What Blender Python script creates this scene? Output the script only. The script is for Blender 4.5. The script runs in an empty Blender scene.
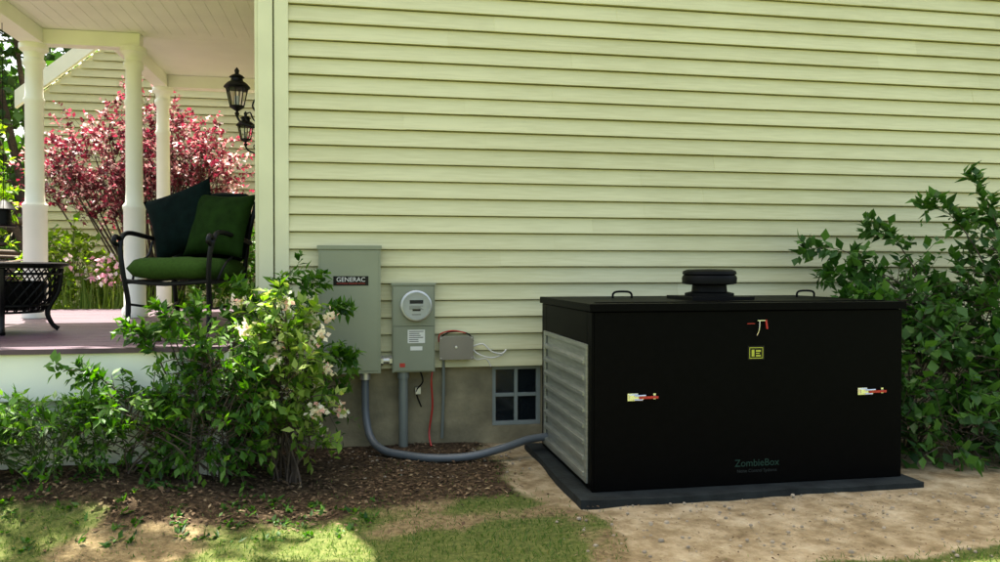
import bpy, math, random
import numpy as np
from mathutils import Vector, Matrix, noise as mnoise
random.seed(7); rng=np.random.default_rng(7)
scene=bpy.context.scene
scene.view_settings.view_transform='Standard'
try: scene.view_settings.look='None'
except: pass
scene.view_settings.exposure=0

# ------------------------------------------------------------ materials
def nodes(name):
    m=bpy.data.materials.new(name); m.use_nodes=True
    nt=m.node_tree; b=nt.nodes['Principled BSDF']
    return m,nt,b
def mat(name,col,rough=.6,metal=0,var=.12,scale=6,bump=0,bscale=40,spec=.5,stretch=None,coat=0):
    m,nt,b=nodes(name)
    b.inputs['Roughness'].default_value=rough; b.inputs['Metallic'].default_value=metal
    b.inputs['Specular IOR Level'].default_value=spec
    if coat: b.inputs['Coat Weight'].default_value=coat
    tc=nt.nodes.new('ShaderNodeTexCoord'); mp=nt.nodes.new('ShaderNodeMapping')
    nt.links.new(tc.outputs['Object'],mp.inputs['Vector'])
    if stretch: mp.inputs['Scale'].default_value=stretch
    n=nt.nodes.new('ShaderNodeTexNoise'); n.inputs['Scale'].default_value=scale; n.inputs['Detail'].default_value=4
    nt.links.new(mp.outputs[0],n.inputs['Vector'])
    r=nt.nodes.new('ShaderNodeValToRGB')
    a=[max(0,c*(1-var)) for c in col]; d=[min(1,c*(1+var)) for c in col]
    r.color_ramp.elements[0].position=.3; r.color_ramp.elements[1].position=.7
    r.color_ramp.elements[0].color=(*a,1); r.color_ramp.elements[1].color=(*d,1)
    nt.links.new(n.outputs['Fac'],r.inputs['Fac']); nt.links.new(r.outputs[0],b.inputs['Base Color'])
    if bump:
        n2=nt.nodes.new('ShaderNodeTexNoise'); n2.inputs['Scale'].default_value=bscale; n2.inputs['Detail'].default_value=3
        nt.links.new(mp.outputs[0],n2.inputs['Vector'])
        bp=nt.nodes.new('ShaderNodeBump'); bp.inputs['Strength'].default_value=bump; bp.inputs['Distance'].default_value=.01
        nt.links.new(n2.outputs['Fac'],bp.inputs['Height']); nt.links.new(bp.outputs[0],b.inputs['Normal'])
    return m
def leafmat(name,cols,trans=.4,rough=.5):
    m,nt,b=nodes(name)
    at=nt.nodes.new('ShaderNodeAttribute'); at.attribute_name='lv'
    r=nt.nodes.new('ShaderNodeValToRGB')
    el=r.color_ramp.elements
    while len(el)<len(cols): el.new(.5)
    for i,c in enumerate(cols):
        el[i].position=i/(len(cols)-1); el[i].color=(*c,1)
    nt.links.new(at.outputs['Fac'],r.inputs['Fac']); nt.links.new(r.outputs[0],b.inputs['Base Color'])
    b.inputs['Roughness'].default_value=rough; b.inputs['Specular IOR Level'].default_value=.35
    if trans>0:
        t=nt.nodes.new('ShaderNodeBsdfTranslucent')
        hs=nt.nodes.new('ShaderNodeHueSaturation'); hs.inputs['Value'].default_value=1.5; hs.inputs['Saturation'].default_value=1.1
        nt.links.new(r.outputs[0],hs.inputs['Color']); nt.links.new(hs.outputs[0],t.inputs['Color'])
        mx=nt.nodes.new('ShaderNodeMixShader'); mx.inputs[0].default_value=trans
        nt.links.new(b.outputs[0],mx.inputs[1]); nt.links.new(t.outputs[0],mx.inputs[2])
        nt.links.new(mx.outputs[0],nt.nodes['Material Output'].inputs['Surface'])
    return m

def siding_mat():
    m,nt,b=nodes('cream_vinyl_siding')
    tc=nt.nodes.new('ShaderNodeTexCoord')
    n=nt.nodes.new('ShaderNodeTexNoise'); n.inputs['Scale'].default_value=.7; n.inputs['Detail'].default_value=3
    nt.links.new(tc.outputs['Object'],n.inputs['Vector'])
    mp=nt.nodes.new('ShaderNodeMapping'); mp.inputs['Scale'].default_value=(2,2,30)
    nt.links.new(tc.outputs['Object'],mp.inputs['Vector'])
    n2=nt.nodes.new('ShaderNodeTexNoise'); n2.inputs['Scale'].default_value=2; n2.inputs['Detail'].default_value=5
    nt.links.new(mp.outputs[0],n2.inputs['Vector'])
    at=nt.nodes.new('ShaderNodeAttribute'); at.attribute_name='lv'
    a1=nt.nodes.new('ShaderNodeMath'); a1.operation='ADD'; nt.links.new(n.outputs['Fac'],a1.inputs[0]); nt.links.new(n2.outputs['Fac'],a1.inputs[1])
    a2=nt.nodes.new('ShaderNodeMath'); a2.operation='MULTIPLY_ADD'; nt.links.new(at.outputs['Fac'],a2.inputs[0]); a2.inputs[1].default_value=.30; nt.links.new(a1.outputs[0],a2.inputs[2])
    r=nt.nodes.new('ShaderNodeValToRGB')
    mr=nt.nodes.new('ShaderNodeMapRange'); mr.inputs[1].default_value=.6; mr.inputs[2].default_value=1.6
    nt.links.new(a2.outputs[0],mr.inputs[0]); nt.links.new(mr.outputs[0],r.inputs['Fac'])
    r.color_ramp.elements[0].position=.2; r.color_ramp.elements[0].color=(.50,.475,.265,1)
    r.color_ramp.elements[1].position=.8; r.color_ramp.elements[1].color=(.62,.595,.36,1)
    nt.links.new(r.outputs[0],b.inputs['Base Color']); b.inputs['Roughness'].default_value=.5
    return m
M_SID=siding_mat()
M_TRIM=mat('cream_trim',(.64,.63,.42),.5,var=.06,scale=3)
M_WHITE=mat('white_paint',(.82,.83,.72),.5,var=.04,scale=3)
M_DECK=mat('purple_deck_paint',(.075,.042,.060),.45,var=.25,scale=5,bump=.2,stretch=(1,8,1))
M_CONC=mat('foundation_concrete',(.22,.19,.11),.9,var=.5,scale=3.5,bump=.7,bscale=25)
M_ROOF=mat('asphalt_shingle',(.07,.065,.06),.9,var=.3,scale=20,bump=.5)
M_GREY=mat('grey_green_enamel',(.215,.235,.155),.4,var=.05,scale=4)
M_GREY2=mat('meter_grey_enamel',(.19,.21,.15),.4,var=.07,scale=5)
M_PVC=mat('grey_pvc_conduit',(.15,.17,.15),.4,var=.06)
M_FLEX=mat('flexible_conduit',(.085,.10,.11),.4,var=.08)
M_GALV=mat('galvanised_metal',(.5,.5,.47),.4,metal=.8,var=.12,scale=20)
M_JBOX=mat('junction_box_grey',(.19,.17,.13),.45,var=.08)
M_BLACK=mat('black_powder_coat',(.0010,.0010,.0011),.5,var=.3,scale=30,spec=.045,bump=.08,bscale=300)
M_BLACKM=mat('black_metal',(.002,.002,.002),.5,var=.3,spec=.12)
M_IRON=mat('black_cast_iron',(.003,.003,.003),.45,var=.3,scale=20,bump=.2,spec=.2)
M_RUB=mat('rubber_pad',(.014,.018,.018),.75,var=.4,scale=9,bump=.4,spec=.2)
M_ALU=mat('louver_aluminium',(.33,.345,.30),.40,metal=.65,var=.2,scale=7,stretch=(1,1,12))
M_STEEL=mat('stainless_steel',(.75,.75,.75),.25,metal=1,var=.05)
M_RED=mat('red_plastic',(.40,.015,.012),.4,var=.1)
M_WLAB=mat('white_label',(.65,.65,.6),.5,var=.03)
M_DIAL=mat('meter_dial_face',(.42,.43,.38),.5,var=.05)
M_BLAB=mat('black_label',(.004,.004,.004),.35,var=.1,spec=.2)
M_YEL=mat('yellow_label',(.36,.38,.03),.5,var=.1)
M_GRNLAB=mat('green_print',(.010,.035,.025),.5,var=.1,spec=.2)
M_GREYLAB=mat('grey_print',(.02,.025,.025),.5,var=.1,spec=.2)
M_WIRE=mat('white_cable',(.66,.64,.58),.5,var=.04)
M_CUSH=mat('green_cushion',(.030,.065,.009),.9,var=.15,scale=60,bump=.3,bscale=200,spec=.1)
M_PIL1=mat('dark_navy_pillow',(.002,.0065,.0055),.9,var=.35,scale=15,bump=.3,bscale=150,spec=.06)
M_PIL2=mat('moss_pillow',(.008,.022,.003),.9,var=.3,scale=15,bump=.3,bscale=150,spec=.06)
M_BARK=mat('bark',(.07,.05,.035),.9,var=.4,scale=20)
M_STEM=mat('green_stem',(.06,.08,.03),.7,var=.2)
M_WGLASS=mat('basement_glass',(.008,.011,.013),.08,var=.3,scale=3,spec=.4)
M_WFR=mat('window_frame_grey',(.21,.24,.22),.5,var=.06)
def glass():
    m,nt,b=nodes('clear_glass'); b.inputs['Transmission Weight'].default_value=1; b.inputs['Roughness'].default_value=.05
    b.inputs['Base Color'].default_value=(.92,.95,.93,1); b.inputs['IOR'].default_value=1.2
    n=nt.nodes.new('ShaderNodeTexNoise'); n.inputs['Scale'].default_value=12
    bp=nt.nodes.new('ShaderNodeBump'); bp.inputs['Strength'].default_value=.05; nt.links.new(n.outputs['Fac'],bp.inputs['Height']); nt.links.new(bp.outputs[0],b.inputs['Normal'])
    return m
M_GLASS=glass()
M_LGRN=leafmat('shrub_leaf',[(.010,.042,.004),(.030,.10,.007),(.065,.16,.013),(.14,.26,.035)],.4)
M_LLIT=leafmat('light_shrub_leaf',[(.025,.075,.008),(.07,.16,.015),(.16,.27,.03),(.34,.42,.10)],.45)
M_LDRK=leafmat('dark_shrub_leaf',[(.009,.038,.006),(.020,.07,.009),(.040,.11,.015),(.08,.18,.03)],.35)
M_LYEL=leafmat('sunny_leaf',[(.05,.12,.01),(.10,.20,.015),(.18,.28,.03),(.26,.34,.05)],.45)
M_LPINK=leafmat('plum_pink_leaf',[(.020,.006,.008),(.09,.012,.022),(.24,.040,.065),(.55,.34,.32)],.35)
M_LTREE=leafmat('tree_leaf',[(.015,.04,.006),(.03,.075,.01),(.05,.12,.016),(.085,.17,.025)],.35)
M_PETAL=leafmat('white_petal',[(.6,.55,.38),(.75,.70,.52),(.8,.78,.66),(.8,.42,.34)],.4)
M_PPET=leafmat('pink_petal',[(.6,.25,.35),(.75,.4,.5),(.8,.6,.65),(.8,.75,.75)],.4)
M_BLADE=leafmat('grass_blade',[(.022,.065,.006),(.042,.105,.010),(.08,.15,.018),(.22,.20,.07)],.35)
M_CHIP=leafmat('leaf_litter',[(.03,.018,.010),(.08,.047,.024),(.16,.105,.055),(.28,.21,.12)],.0,.9)

# ------------------------------------------------------------ mesh builder
def empty(name,loc=(0,0,0)):
    e=bpy.data.objects.new(name,None); e.location=loc; scene.collection.objects.link(e); return e
class MB:
    def __init__(s,mats,M=None): s.v=[];s.f=[];s.m=[];s.mats=mats;s.M=M or Matrix.Identity(4);s.lv=None
    def add(s,vs,fs,mi=0):
        o=len(s.v); s.v+= [s.M@Vector(v) for v in vs]; s.f+=[tuple(i+o for i in f) for f in fs]; s.m+=[mi]*len(fs)
    def box(s,x0,x1,y0,y1,z0,z1,mi=0):
        vs=[(x,y,z) for x in(x0,x1) for y in(y0,y1) for z in(z0,z1)]
        s.add(vs,[(0,1,3,2),(4,6,7,5),(0,4,5,1),(2,3,7,6),(0,2,6,4),(1,5,7,3)],mi)
    def tube(s,pts,r,mi=0,seg=8,sub=4,cap=True):
        pts=[Vector(p) for p in pts]
        rs=r if isinstance(r,(list,tuple)) else [r]*len(pts)
        if sub>1 and len(pts)>2:
            q=[];qr=[]
            for i in range(len(pts)-1):
                p0=pts[max(i-1,0)];p1=pts[i];p2=pts[i+1];p3=pts[min(i+2,len(pts)-1)]
                for k in range(sub):
                    t=k/sub
                    q.append(.5*((2*p1)+(-p0+p2)*t+(2*p0-5*p1+4*p2-p3)*t*t+(-p0+3*p1-3*p2+p3)*t**3)); qr.append(rs[i]*(1-t)+rs[i+1]*t)
            q.append(pts[-1]);qr.append(rs[-1]); pts=q; rs=qr
        vs=[];fs=[];n=len(pts); up=None
        for i,p in enumerate(pts):
            d=(pts[min(i+1,n-1)]-pts[max(i-1,0)])
            if d.length<1e-9: d=Vector((0,0,1))
            d.normalize()
            if up is None:
                up=Vector((0,0,1)) if abs(d.z)<.9 else Vector((1,0,0))
            a=(up-d*up.dot(d))
            if a.length<1e-6: a=d.orthogonal()
            a.normalize(); up=a; b=d.cross(a)
            for k in range(seg):
                t=2*math.pi*k/seg; vs.append(p+(a*math.cos(t)+b*math.sin(t))*rs[i])
        for i in range(n-1):
            for k in range(seg):
                k2=(k+1)%seg; fs.append((i*seg+k,i*seg+k2,(i+1)*seg+k2,(i+1)*seg+k))
        if cap: fs.append(tuple(range(seg))[::-1]); fs.append(tuple((n-1)*seg+k for k in range(seg)))
        s.add(vs,fs,mi)
    def lathe(s,c,prof,mi=0,seg=24,axis='z'):
        vs=[];fs=[]
        for (r,h) in prof:
            for k in range(seg):
                t=2*math.pi*k/seg; a,b=r*math.cos(t),r*math.sin(t)
                if axis=='z': vs.append((c[0]+a,c[1]+b,c[2]+h))
                elif axis=='y': vs.append((c[0]+a,c[1]+h,c[2]+b))
                else: vs.append((c[0]+h,c[1]+a,c[2]+b))
        n=len(prof)
        for i in range(n-1):
            for k in range(seg):
                k2=(k+1)%seg; fs.append((i*seg+k,i*seg+k2,(i+1)*seg+k2,(i+1)*seg+k))
        fs.append(tuple(range(seg))); fs.append(tuple((n-1)*seg+k for k in range(seg)))
        s.add(vs,fs,mi)
    def build(s,name,parent=None,bevel=0,smooth=False,lv=None,segs=2):
        me=bpy.data.meshes.new(name); me.from_pydata([tuple(v) for v in s.v],[],s.f)
        for m in s.mats: me.materials.append(m)
        me.polygons.foreach_set('material_index',s.m)
        if lv is not None:
            a=me.attributes.new('lv','FLOAT','POINT'); a.data.foreach_set('value',lv)
        me.update()
        import bmesh
        bm=bmesh.new(); bm.from_mesh(me); bmesh.ops.recalc_face_normals(bm,faces=bm.faces); bm.to_mesh(me); bm.free()
        if smooth:
            me.polygons.foreach_set('use_smooth',[True]*len(me.polygons))
            try: me.set_sharp_from_angle(angle=math.radians(40))
            except: pass
        o=bpy.data.objects.new(name,me); scene.collection.objects.link(o)
        if parent: o.parent=parent; o.matrix_parent_inverse=Matrix.Translation(-Vector(parent.location))
        if bevel:
            b=o.modifiers.new('bevel','BEVEL'); b.width=bevel; b.segments=segs; b.limit_method='ANGLE'
        return o
def text(s,loc,size,mat_,parent,name,rot=(math.pi/2,0,0),align='CENTER'):
    c=bpy.data.curves.new(name,'FONT'); c.body=s; c.size=size; c.extrude=.0006; c.align_x=align; c.align_y='CENTER'
    c.materials.append(mat_); o=bpy.data.objects.new(name,c); o.location=Vector(loc)-Vector(parent.location); o.rotation_euler=rot
    scene.collection.objects.link(o); o.parent=parent; return o

# ------------------------------------------------------------ siding
EXP=.13
def siding(name,parent,a0,a1,z0,z1,mapf,left=None):
    """a along the wall; mapf(a,out,z)->xyz ; out positive = away from house; open slot under each lap"""
    vs=[];fs=[];lv=[]
    z=z0
    while z<z1-.01:
        e=min(EXP,z1-z)
        lo=a0 if left is None else max(a0,left(z+e))
        if lo<a1-.1:
            cuts=[lo]; x=lo+random.uniform(.4,3.6)
            while x<a1-.3: cuts.append(x); x+=random.choice([2.4,3.66,3.66,1.8])
            cuts.append(a1)
            for i in range(len(cuts)-1):
                o=.0020*(i%2); j=random.random()
                b0=cuts[i]-(0.02 if i else 0); b1=cuts[i+1]
                w=random.uniform(-.0014,.0014); w2=w+random.uniform(-.0012,.0012)
                n=len(vs)
                for (a,out,zz) in [(b0,-.026,z+w+.003),(b1,-.026,z+w2+.003),(b0,.029+o,z+w),(b1,.029+o,z+w2),(b0,.028+o,z+.012+w),(b1,.028+o,z+.012+w2),(b0,.003+o,z+e-.009),(b1,.003+o,z+e-.009)]:
                    vs.append(mapf(a,out,zz)); lv.append(j)
                fs+=[(n,n+1,n+3,n+2),(n+2,n+3,n+5,n+4),(n+4,n+5,n+7,n+6),(n,n+2,n+4,n+6),(n+1,n+3,n+5,n+7)]
        z+=EXP
    mb=MB([M_SID]); mb.add(vs,fs)
    return mb.build(name,parent,lv=lv)

house=empty('clapboard_house')
EAVE=7.3
siding('front_siding',house,-.52,9,.60,EAVE,lambda a,o,z:(a,5.993-o,z))
siding('side_siding',house,6.05,7.5,.60,EAVE,lambda a,o,z:(-.73-o,a,z))
siding('rear_side_siding',house,7.5,13,.60,EAVE,lambda a,o,z:(-.90-o,a,z))
rake=lambda z: -4.9 if z<4.02 else -4.9+(z-4.02)/.83
siding('wing_siding',house,-4.9,-.92,.30,7.0,lambda a,o,z:(a,12.99-o,z),left=rake)
mb=MB([M_TRIM,M_ROOF,M_SID])
mb.box(-.70,9,6.024,16,.60,EAVE,2)
mb.box(-.87,-.701,7.504,16,.60,EAVE,2)
mb.box(-.735,-.632,5.946,6.0,.52,EAVE,0)
mb.box(-.622,-.52,5.958,6.0,.52,EAVE,0)
mb.box(-.762,-.736,5.97,6.05,.52,EAVE,0)
mb.box(-4.85,-.93,13.024,18,-.3,4.0,2)
mb.build('walls_and_trim',house,bevel=.004)
mb=MB([M_ROOF,M_TRIM])
mb.add([(-.9,5.7,EAVE),(9.3,5.7,EAVE),(9.3,16.3,EAVE),(-.9,16.3,EAVE),(-.9,11,EAVE+2.6),(9.3,11,EAVE+2.6)],[(0,1,5,4),(2,3,4,5),(0,4,3),(1,2,5),(0,3,2,1)])
mb.add([(-4.9,13.03,4.0),(-.93,13.03,4.0),(-.93,13.03,7.3),(-4.9,18,4.0),(-.93,18,4.0),(-.93,18,7.3)],[(0,1,2),(3,5,4),(0,2,5,3),(0,3,4,1)],1)
mb.build('roof',house)
mb=MB([M_WHITE])
dx=4.2; dz=dx*.83; y0=12.93
mb.add([(-5.15,y0,3.81),(-5.15,y0,3.81+.26),(-5.15+dx,y0,3.81+dz),(-5.15+dx,y0,3.81+dz+.26),(-5.15,13.02,3.81),(-5.15,13.02,4.07),(-5.15+dx,13.02,3.81+dz),(-5.15+dx,13.02,3.81+dz+.26)],
     [(0,1,3,2),(4,6,7,5),(0,4,5,1),(2,3,7,6),(0,2,6,4),(1,5,7,3)])
mb.box(-4.95,-4.85,12.94,13.03,0,4.0)
mb.build('rake_board',house)
mb=MB([M_CONC])
mb.box(-.72,1.02,6.015,6.3,-.3,.60); mb.box(1.41,9,6.015,6.3,-.3,.60); mb.box(1.02,1.41,6.015,6.3,-.3,.125); mb.box(-.72,-.6,6.3,13,-.3,.6)
mb.build('foundation',house)
mb=MB([M_WFR,M_WGLASS])
x0,x1,z0,z1=1.02,1.41,.125,.60; yf=6.045
mb.box(x0,x1,yf-.02,yf+.03,z1-.035,z1); mb.box(x0,x1,yf-.02,yf+.03,z0,z0+.03)
mb.box(x0,x0+.03,yf-.018,yf+.03,z0+.03,z1-.035); mb.box(x1-.03,x1,yf-.018,yf+.03,z0+.03,z1-.035)
xm=(x0+x1)/2; zm=(z0+z1)/2
mb.box(xm-.014,xm+.014,yf-.012,yf+.03,z0+.03,z1-.035); mb.box(x0+.03,xm-.014,yf-.01,yf+.03,zm-.014,zm+.014); mb.box(xm+.014,x1-.03,yf-.01,yf+.03,zm-.014,zm+.014)
for a,b in((x0+.03,xm-.014),(xm+.014,x1-.03)):
    for c,d in((z0+.03,zm-.014),(zm+.014,z1-.035)):
        mb.box(a,b,yf+.012,yf+.02,c,d,1)
mb.build('basement_window',house,bevel=.003)

# ------------------------------------------------------------ porch
porch=empty('covered_porch')
DZ=.90
mb=MB([M_DECK])
y=4.8
while y<9.6:
    mb.box(-7,-.775 if y<7.4 else -.93,y+.002,y+.088,DZ-.03,DZ+random.uniform(-.001,.001)); y+=.09
mb.build('deck_boards',porch)
mb=MB([M_WHITE,M_CONC])
mb.box(-7,-.77,4.83,4.87,DZ-.30,DZ-.032)
mb.box(-.80,-.772,4.87,5.95,DZ-.30,DZ-.032)
x=-7
while x<-.9:
    mb.box(x,x+.11,4.90,4.93,.0,DZ-.29); x+=.115
mb.box(-6.9,-.8,9.5,9.55,0,DZ-.035)
mb.build('skirt_and_fascia',porch,bevel=.003)
CZ=3.6
mb=MB([M_WHITE,M_ROOF])
mb.box(-3.12,-.775,6.0,8.06,CZ,CZ+.2); mb.box(-2.36,-.925,8.062,9.7,CZ,CZ+.2)
mb.box(-3.1,-2.9,6.03,7.9,CZ-.14,CZ-.003); mb.box(-3.1,-2.06,7.905,8.04,CZ-.14,CZ-.003)
mb.box(-2.33,-2.18,8.045,9.68,CZ-.14,CZ-.003); mb.box(-2.175,-.93,9.53,9.68,CZ-.14,CZ-.003)
xx=-2.85
while xx<-.85:
    mb.box(xx,xx+.005,6.05,7.88,CZ-.003,CZ-.001); xx+=.12
mb.build('ceiling_and_beams',porch,bevel=.004)
mb=MB([M_ROOF,M_WHITE])
mb.box(-3.14,-.775,6.0,8.08,CZ+.203,CZ+.24); mb.box(-2.38,-.925,8.083,9.72,CZ+.203,CZ+.24)
mb.build('porch_roofing',porch)
mb=MB([M_WHITE])
for (cx,cy,r,ped) in [(-3.01,7.98,.080,True),(-2.12,7.93,.076,True),(-2.25,9.6,.074,False)]:
    prof=[(r*1.35,0),(r*1.35,.05),(r*1.12,.07),(r*1.12,.12)] 
    top=CZ-.14-DZ
    if ped: prof=[(r*1.5,0),(r*1.5,.08),(r*1.28,.10),(r*1.28,1.02),(r*1.36,1.03),(r*1.36,1.06),(r*1.04,1.09)]
    prof+= [(r,1.2),(r*.98,2.0),(r*1.12,2.02),(r*1.12,2.05),(r*.97,2.07),(r*.93,top-.22),(r*1.2,top-.19),(r*1.2,top-.15),(r,top-.13),(r*1.1,top-.08),(r*1.55,top-.05),(r*1.55,top-.002)]
    mb.lathe((cx,cy,DZ+.002),prof,0,20)
mb.build('columns',porch,smooth=True)

# ------------------------------------------------------------ wall lanterns
def lantern(cx,cy,ztop,h,wallx):
    p=empty('wall_lantern',(cx,cy,ztop))
    k=h/.4
    mb=MB([M_IRON,M_GLASS,M_WLAB])
    z=ztop
    mb.lathe((cx,cy,z-.40*k),[(.005,0),(.012,.01),(.02,.03),(.008,.045),(.045*k,.07*k),(.06*k,.08*k)],0,12)
    mb.lathe((cx,cy,z-.40*k),[(.050*k,.085*k),(.082*k,.235*k)],1,8)
    for i in range(8):
        t=2*math.pi*i/8
        c,s=math.cos(t),math.sin(t)
        mb.tube([(cx+.052*k*c,cy+.052*k*s,z-.32*k),(cx+.086*k*c,cy+.086*k*s,z-.16*k)],.005,0,5,1)
    mb.lathe((cx,cy,z-.40*k),[(.053*k,.078*k),(.057*k,.09*k)],0,16)
    mb.lathe((cx,cy,z-.40*k),[(.09*k,.228*k),(.105*k,.238*k),(.098*k,.25*k),(.075*k,.275*k),(.05*k,.29*k),(.045*k,.315*k),(.06*k,.32*k),(.045*k,.335*k),(.015*k,.35*k),(.02*k,.375*k),(.004,.40*k)],0,16)
    mb.lathe((cx,cy,z-.32*k),[(.015,0),(.015,.09*k)],2,8)
    zz=z-.40*k
    mb.tube([(wallx,cy,zz-.02),(wallx-.05,cy,zz-.08),((cx+wallx)/2,cy,zz-.07),(cx+.03,cy,zz-.04),(cx,cy,zz+.005)],.009,0,6)
    mb.tube([(wallx,cy,zz+.16),(wallx-.06,cy,zz+.17),(wallx-.10,cy,zz+.10),(wallx-.07,cy,zz+.05),(wallx-.04,cy,zz+.09)],.007,0,6)
    mb.tube([(wallx-.03,cy,zz-.06),(wallx-.09,cy,zz-.02),(wallx-.12,cy,zz+.04),(wallx-.16,cy,zz+.01),(wallx-.14,cy,zz-.03)],.006,0,6)
    mb.box(wallx-.015,wallx,cy-.045,cy+.045,zz-.12,zz+.22,0)
    mb.build('lantern_body',p,smooth=True)
lantern(-.98,6.6,2.99,.40,-.759)
lantern(-1.17,8.45,3.0,.37,-.929)

# ------------------------------------------------------------ armchair
f=Vector((-.35,-.937,0)).normalized(); s_=Vector((-f.y,f.x,0))
foot=Vector((-1.68,6.02,DZ+.001))
org=foot+s_*.335
M=Matrix(((s_.x,-f.x,0,org.x),(s_.y,-f.y,0,org.y),(0,0,1,org.z),(0,0,0,1)))
chair=empty('patio_armchair',tuple(org))
mb=MB([M_IRON],M)
for sx in(-1,1):
    mb.tube([(sx*.335,-.03,0),(sx*.325,0,.03),(sx*.32,.02,.2),(sx*.335,-.01,.40),(sx*.35,-.02,.55),(sx*.365,.0,.66),(sx*.365,.08,.72),(sx*.36,.3,.70),(sx*.34,.58,.66)],.018,0,8)
    mb.tube([(sx*.365,.0,.67),(sx*.37,-.05,.69),(sx*.37,-.07,.65),(sx*.37,-.04,.63)],.018,0,8)
    mb.tube([(sx*.31,.66,0),(sx*.30,.58,.2),(sx*.30,.56,.42),(sx*.31,.63,.75),(sx*.32,.72,.98),(sx*.35,.77,1.06),(sx*.38,.78,1.03),(sx*.36,.76,.98)],.018,0,8)
    mb.tube([(sx*.33,.02,.36),(sx*.32,.3,.37),(sx*.30,.58,.38)],.014,0,6)
    mb.tube([(sx*.33,.03,.2),(sx*.2,.3,.16),(sx*.30,.6,.2)],.009,0,6)
    mb.tube([(sx*.34,.1,.38),(sx*.36,.18,.5),(sx*.35,.3,.56),(sx*.345,.35,.68)],.009,0,6)
mb.tube([(-.33,.0,.37),(0,-.02,.35),(.33,.0,.37)],.016,0,6)
mb.tube([(-.30,.58,.38),(.30,.58,.38)],.014,0,6,1)
mb.tube([(-.30,.715,.98),(-.15,.74,1.04),(0,.75,1.06),(.15,.74,1.04),(.30,.715,.98)],.016,0,8)
mb.tube([(-.30,.60,.6),(.30,.60,.6)],.010,0,6,1)
for i in range(-3,4):
    mb.tube([(i*.075,.57,.40),(i*.078,.64,.75),(i*.07,.735,1.03)],.008,0,6)
mb.build('iron_frame',chair,smooth=True)
def cushion(name,w,d,h,Mx,mt,par,pinch=.0,n=18):
    vs=[];fs=[]
    for side in(1,-1):
        for i in range(n+1):
            for j in range(n+1):
                u=-1+2*i/n; v=-1+2*j/n
                a=max(0,1-abs(u)**(6 if pinch==0 else 2.4)); b=max(0,1-abs(v)**(6 if pinch==0 else 2.4))
                t=(a*b)**(.35 if pinch==0 else .55)
                x=u*(1-pinch*(1-v*v)); y=v*(1-pinch*(1-u*u))
                if pinch==0:
                    q=(abs(u)**8+abs(v)**8)**(1/8); m=max(abs(u),abs(v)); 
                    if q>0: x*=m/q; y*=m/q
                wr=1+.10*mnoise.noise(Vector((u*2.3+w*9,v*2.3,side)))+.06*mnoise.noise(Vector((u*7+w*9,v*7,side)))
                vs.append((x*w/2,y*d/2,side*h/2*t*wr))
    N=(n+1)**2
    for k in range(2):
        for i in range(n):
            for j in range(n):
                a=k*N+i*(n+1)+j; fs.append((a,a+1,a+n+2,a+n+1))
    mb=MB([mt],Mx); mb.add(vs,fs)
    import bmesh
    o=mb.build(name,par,smooth=False)
    bm=bmesh.new(); bm.from_mesh(o.data); bmesh.ops.remove_doubles(bm,verts=bm.verts,dist=.0004); bmesh.ops.recalc_face_normals(bm,faces=bm.faces); bm.to_mesh(o.data); bm.free()
    o.data.polygons.foreach_set('use_smooth',[True]*len(o.data.polygons)); return o
T=Matrix.Translation; R=Matrix.Rotation
cushion('seat_cushion',.67,.64,.16,M@T((0,.27,.46)),M_CUSH,chair)
cushion('back_cushion',.62,.58,.14,M@T((0,.62,.78))@R(math.radians(76),4,'X'),M_PIL1,chair)
pil=cushion('throw_pillow',.56,.56,.22,M@T((-.13,.42,.83))@R(math.radians(10),4,'Y')@R(math.radians(72),4,'X')@R(math.radians(32),4,'Z'),M_PIL1,None,pinch=.10)
pil2=cushion('throw_pillow',.50,.52,.20,M@T((.21,.36,.79))@R(math.radians(-6),4,'Y')@R(math.radians(70),4,'X')@R(math.radians(-9),4,'Z'),M_PIL2,None,pinch=.10)

# ------------------------------------------------------------ patio table (basket lattice)
tx,ty=-2.56,6.15
tab=empty('patio_fire_table',(tx,ty,DZ))
mb=MB([M_IRON,M_BLACKM])
mb.lathe((tx,ty,DZ),[(.40,.475),(.44,.48),(.445,.495),(.42,.505),(.30,.50),(.28,.47)],0,40)
def rr(h): return .27+.13*h**.7
NR=30
for dirn in(1,-1):
    for i in range(NR):
        a0=2*math.pi*i/NR; pts=[]
        for k in range(7):
            h=k/6; a=a0+dirn*h*.65; pts.append((tx+rr(h)*math.cos(a),ty+rr(h)*math.sin(a),DZ+.15+.32*h))
        mb.tube(pts,.0055,0,5,1,False)
for h in(0,.15,.85,1):
    pts=[(tx+rr(h)*math.cos(a),ty+rr(h)*math.sin(a),DZ+.15+.32*h) for a in np.linspace(0,2*math.pi,41)]
    mb.tube(pts,.009,0,6,1,False)
mb.lathe((tx,ty,DZ+.16),[(.02,0),(.24,.01),(.29,.1),(.30,.2),(.29,.21),(.02,.2)],1,24)
for i in range(4):
    a=math.radians(-65+90*i); c,s=math.cos(a),math.sin(a)
    mb.tube([(tx+c*.39,ty+s*.39,DZ+.46),(tx+c*.37,ty+s*.37,DZ+.3),(tx+c*.30,ty+s*.30,DZ+.15),(tx+c*.33,ty+s*.33,DZ+.05),(tx+c*.37,ty+s*.37,DZ+.012)],[.02,.02,.02,.016,.018],0,8)
mb.build('lattice_table',tab,smooth=True)

fd=empty('hanging_bird_feeder',(-3.0,7.3,3.45))
mb=MB([M_BLACKM,M_LGRN])
mb.tube([(-3.0,7.3,3.455),(-3.0,7.3,1.95)],.003,0,5,1)
mb.lathe((-3.0,7.3,1.72),[(.09,0),(.10,.015),(.06,.02),(.055,.14),(.10,.15),(.05,.2),(.01,.23)],0,16)
mb.build('feeder_body',fd,smooth=True)

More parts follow.
